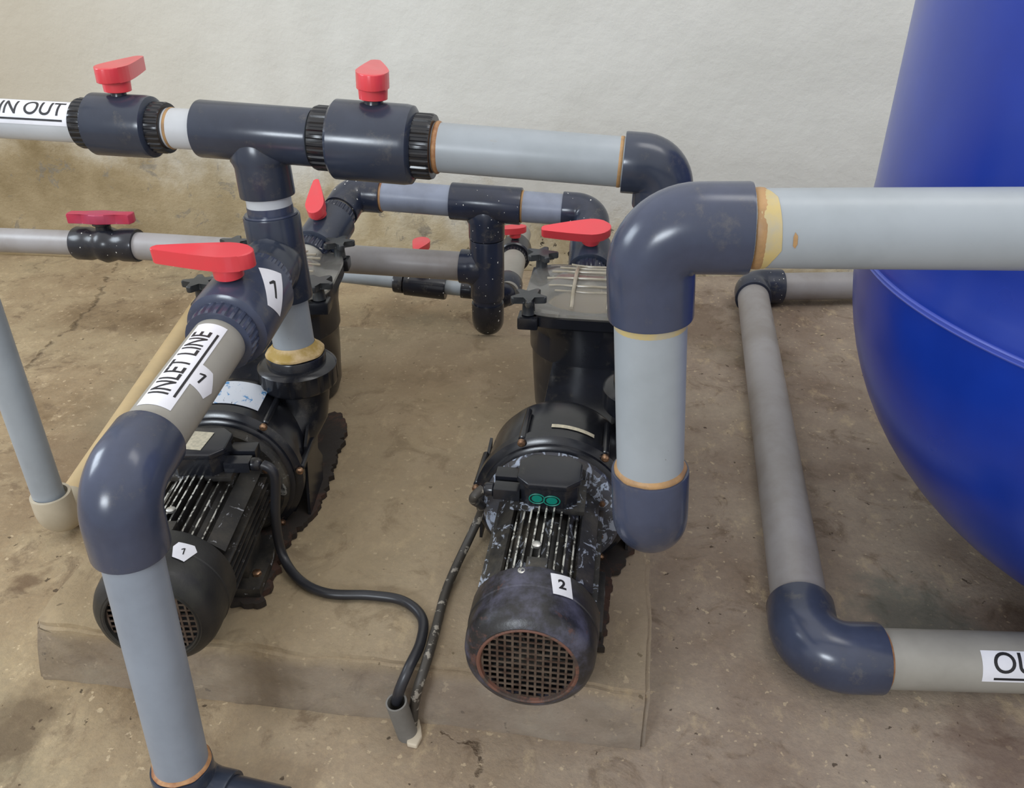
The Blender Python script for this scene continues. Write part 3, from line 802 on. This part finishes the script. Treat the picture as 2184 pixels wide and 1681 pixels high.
# stickers on the pumps (frame: local z = shaft direction, x = up)
def shaft(root): 
    return root
def surf_sticker(root, R, ang, y, rot, w, h, **k):
    """wrap on a cylinder about the shaft: ang measured clockwise from straight up as seen from the fan end"""
    e = MB(); e.bm.free()
    mt = T(V(0, 0, AX)) @ Matrix(((0, 1, 0, 0), (0, 0, 1, 0), (1, 0, 0, 0), (0, 0, 0, 1)))
    # columns: local x->up(z), local y->-x, local z->+y
    st = sticker(root, R, math.radians(ang), y, rot, w, h, **k)
    st.matrix_local = mt
    return st
surf_sticker(pump2, .1058, 24, .082, 0.2, .034, .043, text='2', size=.026, bold=.0008, label='white sticker reading 2')
surf_sticker(pump1, .1058, 27, .066, 0.1, .036, .04, text='1', size=.020, bold=.0006, poly=[(-.018, .006), (-.012, .018), (.014, .019), (.021, .008), (.006, -.021), (-.014, -.017)], label='cut white sticker reading 1')
surf_sticker(pump1, .1482, 4, .385 + .112, 0, .130, .090, m='sticker_blue', label='torn blue and white maker sticker', name='maker_sticker')
surf_sticker(pump2, .1482, 12, .385 + .076, 0, .085, .011, m='plate', label='narrow pale serial strip', name='serial_strip')
# rating plate on the left terminal box, green pen rings on the right one
for c in pump1.children:
    if c.name.startswith('terminal_box'): tb1 = c
for c in pump2.children:
    if c.name.startswith('terminal_box'): tb2 = c
b = sheet_bm(.052, .060, 1, 1); solidify(b, .0006)
finish_bm(b, 'rating_plate', 'plate', tb1, T(V(-.008, .318, AX + .1462)) @ RZ(-.12))
g = MB()
for cx, cz, rx, rz in ((-.018, .022, .017, .012), (.008, .020, .018, .012)):
    g.lathe([(1, 0), (1.0, .001), (.01, .001)], T(V(cx, .318 - .0443, AX + .090 + cz + .002)) @ RX(PI / 2) @ Matrix.Diagonal((rx * .55, rz * .62, 1, 1)), 28)
    for q in (1.0,):
        pts = [(V(cx + rx * .8 * math.cos(a), .318 - .0452, AX + .092 + cz + rz * .85 * math.sin(a)), V(-math.sin(a), 0, math.cos(a)), .0011) for a in [2 * PI * k / 24 for k in range(25)]]
        g.sweep(pts, 6, V(0, 1, 0))
g.build('pen_mark', 'green', tb2)['label'] = 'green pen rings'

# ------------------------------------------------------------------ discharge header above the pumps
D = 0.088
YH = 1.50
def w_of(root, x, y, z): return root.matrix_world @ V(x, y, z)
u1 = P1M @ V(.127, .585, AX + .188); u2 = P2M @ V(.162, .60, AX + .188)
HT = at(548, 284, y=YH)                       # header tee
HE = at(1398, 352, y=YH); HE.x = u2.x - .004  # header elbow over pump two
HE = V(u2.x + .002, YH + .0, at(1395, 352, y=YH).z)
HL = at(-260, 238, y=YH)
hd = (HE - HT).normalized(); hl = (HT - HL).normalized()
RT = at(603, 545, y=YH)                       # riser tee towards the inlet line
rd = (HT - u1).normalized()
# put riser tee on the riser axis
k_ = (RT.z - u1.z) / (HT.z - u1.z); RT = u1 + (HT - u1) * k_
DL = 0.074
lp = pipe('white pipe labelled DRAIN OUT running off to the left above the pumps', HL, HT - hl * .095, DL, 'pipe_bright')
# lettering on it
lf_ = lp.matrix_world if False else frame(HL, hl)
Ltot = (HT - hl * .155 - HL).length
pz = at(65, 258, y=YH); zc = (pz - HL).dot(hl)
VC1 = at(268, 272, y=YH)
v0 = union_valve('small ball valve with red lever on the DRAIN OUT pipe, leftmost on the top header', HL + hl * (VC1 - HL).dot(hl), hl, .80, None, math.radians(48), 'fit_dark', 'black_plastic')
bead(lp, (VC1 - HL).dot(hl) + .096, DL / 2, 'glue', w=.004, h=.0015)
tee('dark blue-grey tee on the top header above the left pump', HT, hd, -rd, D, 'fit_dark', half=1.26, leg=1.32, ratio=1.19)
VC2 = HT + hd * (at(800, 304, y=YH) - HT).dot(hd)
v2 = union_valve('large ball valve with red lever on the top header beside the tee', VC2, hd, 1.0, None, math.radians(6), 'fit_dark', 'black_plastic')
hp = pipe('pale grey pipe on the top header between valve and right elbow', HT + hd * .10, HE - hd * .055, D, 'pipe_white')
ll = (HE - hd * .055 - HT - hd * .10).length
bead(hp, ll - .024, D / 2, 'glue', w=.005, h=.0008); bead(hp, (VC2 - HT).length - .10 + .118, D / 2, 'glue_brown', w=.006, h=.003); bead(hp, .020, D / 2, 'glue', w=.004, h=.002)
elbow('dark elbow at the right end of the top header', HE, -hd, V(0, 0, -1), D, 'fit_dark', leg=.84, ratio=1.22, rc=.5)
# riser over pump one
pipe('short pale pipe between the header tee and the coupling', HT - rd * .075, HT - rd * .22, D * .98, 'pipe_bright')
sleeve('dark straight coupling on the left riser', lerp(HT - rd * .150, RT + rd * .085, .5), rd, D, (HT - rd * .150 - RT - rd * .085).length, 'fit', ratio=1.17)
IE = at(246, 1042, y=.80)                     # inlet elbow
idr = (IE - RT).normalized()
tee('dark tee on the left riser feeding the INLET LINE valve', RT, rd, idr, D, 'fit_dark', half=.98, leg=1.12, ratio=1.24)
rp_ = pipe('pale blue-grey pipe rising out of the left pump union', u1 - rd * .0, RT - rd * .06, D * .97, 'pipe_left')
MB().lathe([(.044, 0), (.0605, .0005), (.061, .005), (.058, .010), (.050, .016), (.0435, .024), (.043, 0)], Matrix(), 48, lambda u, k, r: r * (1 + .02 * math.sin(u * 40) * (k in (1, 2)))).build('sealant_ring', 'tape', rp_, T(V(0, 0, .006)))
# riser over pump two, and its outlet towards the camera
R2T = V(u2.x, u2.y, 0.535)
VX = u2.x - .018; VY = 0.935
r2 = pipe('pale pipe rising from the right pump union to the header elbow', V(u2.x, u2.y, u2.z - .002), V(HE.x, HE.y, HE.z - .07), D * .97, 'pipe_left')
tee('dark tee on the right riser behind the front elbow', R2T, V(0, 0, 1), V(0, -1, 0), D, 'fit_dark', half=.95, leg=1.05)

# inlet line: valve one, pipe, elbow, drop
LI = (IE - RT).length
VC3 = RT + idr * .212
v1 = union_valve('ball valve with long red lever and sticker 1 on the INLET LINE', VC3, idr, 1.0, None, 0, 'fit', 'fit', bodyL=.16)
# turn lever to point left
for c in list(v1.children):
    if c.name.startswith('handle'): hh = c
frv = v1.matrix_world.copy()
def relever(root, sc, worlddir, hpos=0.0, bodyR=.0715, m='red', lsc=None):
    """rebuild a valve lever so that it points along worlddir"""
    for c in list(root.children):
        if c.name.startswith('handle'): bpy.data.objects.remove(c)
    fm = root.matrix_basis
    R = bodyR * sc
    hb = frame(V(R - .004 * sc, 0, hpos), V(1, 0, 0), V(0, 0, 1))
    w = fm @ hb; dl = w.to_3x3().inverted() @ worlddir
    lever_handle(root, hb, lsc or sc, math.atan2(dl.y, dl.x), m)
relever(v1, 1.0, V(-1, -.02, 0), .020); relever(v0, .80, V(-.12, 1, 0), lsc=.95); relever(v2, 1.0, V(-.24, 1, 0))
ipipe = pipe('grey pipe labelled INLET LINE sloping from the left valve to the front elbow', RT + idr * .25, IE - idr * .045, D * 1.03, 'pipe_grey')
ifr = frame(RT + idr * .25, idr)
elbow('large glossy slate-blue elbow at the front end of the INLET LINE', IE, -idr, V(-.03, .0, -1), D, 'fit', leg=1.18, rc=.62, ratio=1.2)
ID0 = IE + V(-.03, 0, -1).normalized() * .07
fe = at(398, 1668, z=.052)
IDB = V(fe.x, fe.y, .026)
idn = (IDB - IE).normalized()
dpp = pipe('grey-blue drop pipe from the front INLET LINE elbow down to the floor', IE + idn * .06, IDB + V(0, 0, .04), D * .93, 'pipe_drop')
bead(dpp, ((IDB + V(0, 0, .04)) - (IE + idn * .06)).length - .031, D * .93 / 2, 'glue_brown', w=.005, h=.005)
elbow('dark elbow on the floor at the foot of the front drop pipe', IDB, V(0, 0, 1), V(1, -.06, -.06), D * .93, 'fit_dark', leg=.86)
pipe('short dark pipe stub sinking into the floor at the bottom edge', IDB + V(1, -.06, -.06).normalized() * .05, IDB + V(1, -.06, -.06).normalized() * .16, D * .92, 'fit_dark')

# ------------------------------------------------------------------ right-hand front pipework
D2 = 0.0895
FE = at(1388, 488, y=VY); FE.x = VX - .004
FB = at(1386, 1135, y=VY)
fe_r = (at(2184, 487, y=VY) - at(1700, 486, y=VY)).normalized()
FT = V(FB.x, VY, FE.z)
FT = at(1388, 487, y=VY)
dn = (FB - FT).normalized()
elbow('big slate-blue elbow at the top of the front right vertical pipe', FT, dn, fe_r, D2, 'fit', leg=1.24, rc=.56, ratio=1.17)
vp = pipe('thick white vertical pipe in front of the right pump', FT + dn * .08, FB - dn * .08, D2, 'pipe_white')
lv = (FB - dn * .08 - FT - dn * .08).length
bead(vp, lv - .030, D2 / 2, 'glue', w=.008, h=.004); bead(vp, .034, D2 / 2, 'glue_yellow', w=.014, h=.0004, ragged=.1)
elbow('slate-blue elbow at the foot of the front right vertical pipe', FB, -dn, (V(R2T.x, R2T.y, R2T.z) - FB), D2, 'fit', leg=1.22, ratio=1.17)
kd = (R2T - FB).normalized()
pipe('pipe running back to the right riser behind the vertical pipe', FB + kd * .07, R2T - kd * .06, D2, 'pipe_grey')
hpp = pipe('thick pale grey pipe leaving the big front elbow to the right', FT + fe_r * .085, FT + fe_r * .60, D2, 'pipe_white')
bead(hpp, .034, D2 / 2, 'glue', w=.009, h=.0012)
# yellow stain streaks next to the glue
sticker(hpp, D2 / 2, math.radians(80), .044, 0, .085, .018, m='glue_yellow', name='glue_smear', poly=[(-.062, -.012), (.058, -.012), (.056, -.002), (.034, .004), (.018, .012), (.004, .007), (-.012, .010), (-.026, .003), (-.044, .006), (-.060, -.003)])
sticker(hpp, D2 / 2, math.radians(88), .069, 0, .016, .005, m='glue', name='glue_drip', poly=[(-.009, -.001), (-.004, -.0025), (.006, -.002), (.009, .0005), (.004, .0025), (-.005, .002)])

# floor pipe on the right with the OUTLET label
D3 = 0.110; ZF = 0.064
FA = at(1603, 612, z=ZF); FBn = at(1722, 1400, z=ZF); FC = at(1915, 1447, z=ZF); FD = at(2184, 1455, z=ZF); FR = at(1820, 609, z=ZF)
back = (FA - FBn).normalized(); rt = (FD - FC).normalized()
fp = pipe('long grey floor pipe running back along the floor beside the tank', FBn + back * .08, FA - back * .07, D3, 'pipe_dusty')
elbow('big slate-blue elbow lying on the floor at lower right', FBn, back, rt, D3, 'fit', leg=1.20, rc=.62, ratio=1.19)
ip = FBn + rt * .09
op = pipe('grey floor pipe with the OU… label at the lower right'.replace('OU…', 'OUTLET'), ip, ip + rt * .66, D3, 'pipe_grey')
bead(op, .047, D3 / 2, 'glue_brown', w=.003, h=.001)
elbow('dusty dark elbow on the floor near the wall at right', FA, -back, (FR - FA), D3, 'fit_speck', leg=1.0, ratio=1.17)
rr_ = (FR - FA).normalized()
pipe('grey floor pipe passing behind the blue tank near the wall', FA + rr_ * .08, FA + rr_ * 1.15, D3 * .92, 'pipe_dusty')

# ------------------------------------------------------------------ back header by the wall
DB = 0.088; YB = 2.30
BT = at(1037, 437, y=YB); BL = at(752, 412, y=YB); BR = at(1262, 452, y=YB)
bd = (BR - BL).normalized(); BT = BL + bd * (BT - BL).dot(bd)
ZLOW = 0.335
LT = at(1037, 572, y=YB); BBm = at(1035, 692, y=YB); BBm.x = LT.x = BT.x
d_ = V(0, 0, -1)
tee('dark tee in the middle of the back pipe run', BT, bd, d_, DB, 'fit_speck', half=1.16, leg=1.15)
SBL = at(668, 540, y=2.05); SBR = at(1257, 575, y=2.10)
dl_ = (SBL - BL).normalized(); dr_ = (SBR - BR).normalized()
elbow('dark elbow at the left end of the back pipe run', BL, bd, dl_, DB, 'fit_speck', leg=1.0)
elbow('dark elbow at the right end of the back pipe run', BR, -bd, dr_, DB, 'fit_speck', leg=.95)
bpl = pipe('pale blue-grey pipe left of the middle tee on the back run', BL + bd * .06, BT - bd * .07, DB, 'pipe_steelblue')
bead(bpl, .030, DB / 2, 'glue_brown', w=.005, h=.002)
bpr = pipe('pale blue-grey pipe right of the middle tee on the back run', BT + bd * .07, BR - bd * .06, DB, 'pipe_steelblue')
bead(bpr, .035, DB / 2, 'glue', w=.004, h=.002)
vbl = union_valve('ball valve with red lever behind the left pump strainer', BL + dl_ * .190, dl_, .86, None, 0, 'fit_dark', 'fit_speck', bodyL=.15)
vbr = union_valve('ball valve with red lever behind the right pump strainer', BR + dr_ * .175, dr_, .80, None, 0, 'fit_dark', 'fit_speck', bodyL=.12)
relever(vbl, .86, V(-.22, 1, 0)); relever(vbr, .80, V(-1, -.12, 0), lsc=1.0)
for nm, root, Bp, dd, ln in (('left', P1M, BL, dl_, .30), ('right', P2M, BR, dr_, .27)):
    lx = -.018 if nm == 'left' else .034
    port = root @ V(lx, 1.0 + .175, .20)
    e = Bp + dd * (ln + .03)
    pipe('short cream pipe between the back valve and the %s strainer' % nm, Bp + dd * .05, Bp + dd * (ln + .06), DB * .95, 'pipe_grey')
# vertical leg of the middle tee and lower tee
pipe('dark coupling pipe below the middle tee of the back run', BT + d_ * .06, LT - d_ * .05, DB * .98, 'fit_speck', name='pipe_riser')
lo = (LT - BT).length
LWp = at(735, 547, y=YB); lw = (LWp - LT).normalized(); lw.y = 0; lw.normalize()
tee('dark lower tee joining the grey wall pipe', LT, V(0, 0, 1), lw, DB, 'fit_speck', half=1.05, leg=.92, ratio=1.16)
pipe('dark pipe below the lower tee', LT + d_ * .07, BBm - d_ * .05, DB, 'fit_speck', name='pipe_riser')
elbow('rounded dark elbow at the bottom of the back drop', BBm, V(0, 0, 1), V(-.17, 1, 0), DB, 'black_speck', leg=.8, ratio=1.12)
# long grey pipe left to the wall valve
def on_low(px, py): 
    q = at(px, py, y=YB); return q
LV = on_low(230, 521); LE = on_low(-160, 506); l2 = (LV - LT).normalized(); l2.y = 0
pipe('grey pipe running left from the lower back tee past the left strainer', LT + lw * .06, LV + V(.055, 0, 0), DB * .98, 'pipe_dusty')
gp = pipe('grey pipe running off left from the small black wall valve', LV - V(.055, 0, 0), LE, DB * .88, 'pipe_dusty')
# compact black valve with butterfly handle
cv = thing('ball_valve', 'compact black ball valve with pink-red T handle on the left grey pipe', 'valve', frame(LV, (LE - LV)))
MB().lathe([(.03, -.105), (.050, -.105), (.052, -.10), (.052, -.055), (.047, -.035), (.053, -.018), (.058, 0), (.053, .018), (.047, .035), (.052, .055), (.052, .10), (.050, .105), (.03, .105)], Matrix(), 56).build('valve_body', 'black_speck', cv)
hb = frame(V(.05, 0, 0), V(1, 0, 0), V(0, 0, 1))
MB().lathe([(.024, -.01), (.022, .012), (.030, .016), (.030, .022), (.018, .024)], hb, 28).build('stem', 'black_plastic', cv)
wing = [(-.102, -.020), (-.106, .0), (-.100, .020), (-.055, .014), (-.024, .026), (0, .030), (.024, .026), (.055, .014), (.100, .020), (.106, 0), (.102, -.020), (.055, -.014), (.024, -.026), (0, -.030), (-.024, -.026), (-.055, -.014)]
MB().prism(wing, .022, .052, hb @ RZ(.06), bev=.003).build('handle', 'red_faded', cv)

# small line on the floor behind
SY = 2.62
s0 = at(690, 583, y=SY); s1 = at(1000, 618, y=SY); sd = (s1 - s0).normalized()
pipe('thin white pipe low against the wall under the grey pipe', s0 - sd * .3, s1, .050, 'pipe_white')
sv = thing('ball_valve', 'small black inline valve with red lever on the thin white pipe', 'valve', frame(at(898, 608, y=SY), sd))
MB().lathe([(.02, -.095), (.034, -.095), (.036, -.09), (.036, -.062), (.030, -.060), (.041, -.055), (.042, .085), (.040, .09), (.02, .09)], Matrix(), 40).build('valve_body', 'black_speck', sv)
hb = frame(V(.040, 0, 0), V(1, 0, 0), V(0, 0, 1))
MB().lathe([(.014, -.004), (.014, .100), (.008, .102)], hb, 20).build('stem', 'black_plastic', sv)
MB().prism([(x * .8, y * .9) for x, y in lever_poly(.10, .033)], .098, .122, hb @ RZ(-PI / 2), bev=.003).build('handle', 'red', sv)
elbow('small dark elbow ending the thin white pipe', s1 + sd * .03, -sd, V(.10, -.0, 1), .050, 'black_speck', leg=1.1, ratio=1.25)
# valve line coming off the wall behind the middle tee
w0 = at(1078, 628, y=2.42); w1 = at(1108, 500, y=2.95); wd = (w1 - w0).normalized()
pipe('short pale pipe standing off the wall right of the middle drop', w0, w1, .085, 'pipe_grey')
wv = union_valve('dark ball valve near the wall, its red lever half hidden by the middle tee', lerp(w0, w1, .66), wd, .78, None, 0, 'black_speck', 'black_speck', bodyL=.12)
relever(wv, .78, V(-1, -.4, 0))
elbow('dark elbow under the wall valve beside the middle drop', w0, wd, V(-1, .1, -.2), .085, 'fit_speck', leg=.8)

# ------------------------------------------------------------------ left standing pipe with cream elbow
lb = at(122, 1108, z=.052)
LU = V(lb.x, lb.y, 1.35)
lpp = pipe('pale blue vertical pipe standing at the left edge', V(lb.x, lb.y, .08), LU, .066, 'pipe_left')
ce = V(lb.x + .005, lb.y, .048)
c2 = at(400, 693, z=.055); cdv = (V(c2.x, c2.y, .048) - ce).normalized()
elbow('cream elbow on the floor under the pale vertical pipe', ce, V(0, 0, 1), cdv, .072, 'cream_pale', leg=1.1, rc=.6, ratio=1.2)
pipe('cream pipe lying along the floor behind the left pump', ce + cdv * .06, ce + cdv * 1.22, .072, 'pipe_cream')

# ------------------------------------------------------------------ cables and conduit
def cable(label, pts, r, m, name='power_cable'):
    # Catmull-Rom through world points
    P = [pts[0]] + pts + [pts[-1]]; out = []
    for i in range(1, len(P) - 2):
        for k in range(10):
            t_ = k / 10; a, b_, c, d = P[i - 1], P[i], P[i + 1], P[i + 2]
            out.append(.5 * ((2 * b_) + (c - a) * t_ + (2 * a - 5 * b_ + 4 * c - d) * t_ ** 2 + (3 * b_ - a - 3 * c + d) * t_ ** 3))
    out.append(P[-2]); o0 = out[0]
    sw = [(p - o0, (out[min(i + 1, len(out) - 1)] - out[max(i - 1, 0)]), r) for i, p in enumerate(out)]
    o = MB().sweep(sw, 14).build(name, m, None, T(o0)); return tag(o, label, 'cable')
zt = PH + .012
c1 = [P1M @ V(.118, .298, AX + .107), P1M @ V(.140, .292, AX + .085), at(588, 1110, z=.24), at(603, 1185, z=.16), at(640, 1238, z=zt), at(700, 1266, z=zt), at(790, 1270, z=zt), at(860, 1282, z=zt),
      at(900, 1318, z=zt), at(897, 1370, z=zt + .004), at(872, 1425, z=zt + .002), at(853, 1470, z=.115), at(845, 1498, z=.085)]
cable('black cable curving from the left pump across the plinth into the conduit', c1, .0095, 'cable')
c2_ = [P2M @ V(-.118, .298, AX + .107), P2M @ V(-.134, .288, AX + .09), at(1028, 1085, z=.25), at(1005, 1140, z=.19), at(972, 1210, z=.15), at(948, 1270, z=zt), at(930, 1340, z=zt), at(910, 1410, z=zt), at(893, 1462, z=.12)]
c2_.append(at(884, 1500, z=.07)); c2_.append(at(880, 1545, z=.02))
cable('paint-splashed cable running down from the right pump over the plinth edge', c2_, .0088, 'cable_splashed')
q0 = at(872, 1572, z=-.01); q1 = at(845, 1497, z=.098)
o = MB().lathe([(.0165, 0), (.0185, 0), (.0185, (q1 - q0).length), (.0155, (q1 - q0).length), (.0155, (q1 - q0).length - .06), (.001, (q1 - q0).length - .06)], Matrix(), 32).build('conduit_stub', 'conduit', None, frame(q0, q1 - q0))
tag(o, 'short grey conduit stub rising from the floor at the plinth edge, cable inside', 'conduit')
ch = at(886, 1567, z=.004)
o = MB().prism([(-.012, -.022), (.006, -.026), (.013, -.004), (.008, .014), (.002, .034), (-.006, .012), (-.014, .0)], -.006, .005, T(ch) @ RZ(.1), bev=.003).build('plaster_chip', 'chip')
tag(o, 'small white plaster chip on the floor beside the conduit stub', 'debris')

# ------------------------------------------------------------------ blue tank
TC = V(1.16, 1.56, 0); TR = 0.70
tk = thing('filter_tank', 'big glossy blue round-bottomed filter tank filling the right edge', 'tank', T(TC))
pr = [(.22, -.004), (.235, .004)]
for k in range(3, 25):
    a = PI / 2 * k / 24; z = .7 - .7 * math.cos(a); pr.append((TR * math.sin(a), z))
pr = [p for p in pr if p[1] > .0]
pr = [(.10, .0)] + [(.20, .012)] + [p for p in pr if p[1] > .03]
MB().lathe(pr + [(TR, .70)], Matrix(), 160).build('tank_bottom', 'tank', tk)
wallp = [(TR, .70), (TR, .715), (TR - .008, .735), (TR - .010, .80), (TR - .010, 1.25)]
for k in range(1, 13):
    a = PI / 2 * k / 12; wallp.append(((TR - .01) * math.cos(a) + .0, 1.25 + .45 * math.sin(a)))
MB().lathe(wallp, Matrix(), 160).build('tank_shell', 'tank', tk)
MB().lathe([(TR - .006, .690), (TR + .003, .6915), (TR + .0045, .694), (TR + .001, .6965), (TR + .001, .6985), (TR + .0045, .701), (TR + .003, .7035), (TR - .006, .705)], Matrix(), 160).build('seam_band', 'tank_seam', tk)

# ------------------------------------------------------------------ pipe labels
# angle on a pipe whose frame x axis is "up": 0 = top; + turns towards frame y
def side_ang(fm, deg):
    """angle deg from the top, turned towards the camera side"""
    y = fm.to_3x3() @ V(0, 1, 0)
    tocam = (V(0, 0, CH) - fm.translation)
    return math.radians(deg) * (1 if y.dot(tocam) > 0 else -1)
fl = frame(HL, hl)
y = fl.to_3x3() @ V(0, 1, 0)
sgn = 1 if y.y < 0 else -1
# text x axis along pipe (+z), text y axis towards top (decreasing angle on camera side)
def along(parent, fm, R, deg, z0, w, h, text, size, flip=False, **k):
    """label read along the pipe: rotates sheet so text x -> +z (or -z when flip)"""
    yv = fm.to_3x3() @ V(0, 1, 0)
    s_ = 1 if yv.dot(V(0, 0, CH) - (fm @ V(0, 0, z0))) > 0 else -1
    # wrapped coords: x -> angle*R, y -> z.  text x -> z means rotate by +90deg: (x,y)->(-y,x): text up (y) -> -x (towards lower angle)
    rot = PI / 2 if not flip else -PI / 2
    st = sticker(parent, R, math.radians(deg) * s_, z0, rot, w, h, text=text, size=size, **k)
    return st
along(lp, fl, DL / 2, 46, (at(50, 252, y=YH) - HL).dot(hl), .228, .054, 'DRAIN OUT', .042, under=True, bold=.0004, sx=.92, label='white paper label reading DRAIN OUT', toff=(0, .004))
along(ipipe, ifr, D * 1.03 / 2, 8, .205, .225, .050, 'INLET LINE', .043, flip=True, under=True, bold=.0004, sx=.83, label='white paper label reading INLET LINE', toff=(0, .004))
along(op, frame(ip, rt), D3 / 2, 52, .318, .23, .056, 'OUTLET', .052, under=True, bold=.0004, label='white paper label reading OUTLET', toff=(0, .005))

sticker(ipipe, D * 1.03 / 2, math.radians(-52), .225, PI * .95, .046, .046, text='1', size=.034, bold=.0006, poly=[(-.022, -.026), (.024, -.023), (.028, .004), (.006, .028), (-.020, .024)], label='small white sticker reading 1')
vb1 = [c for c in v1.children if c.name.startswith('valve_body')][0]
sticker(vb1, .0715, math.radians(-60), -.012, PI * 1.19, .046, .088, text='1', size=.052, bold=.0008, label='white sticker reading 1')
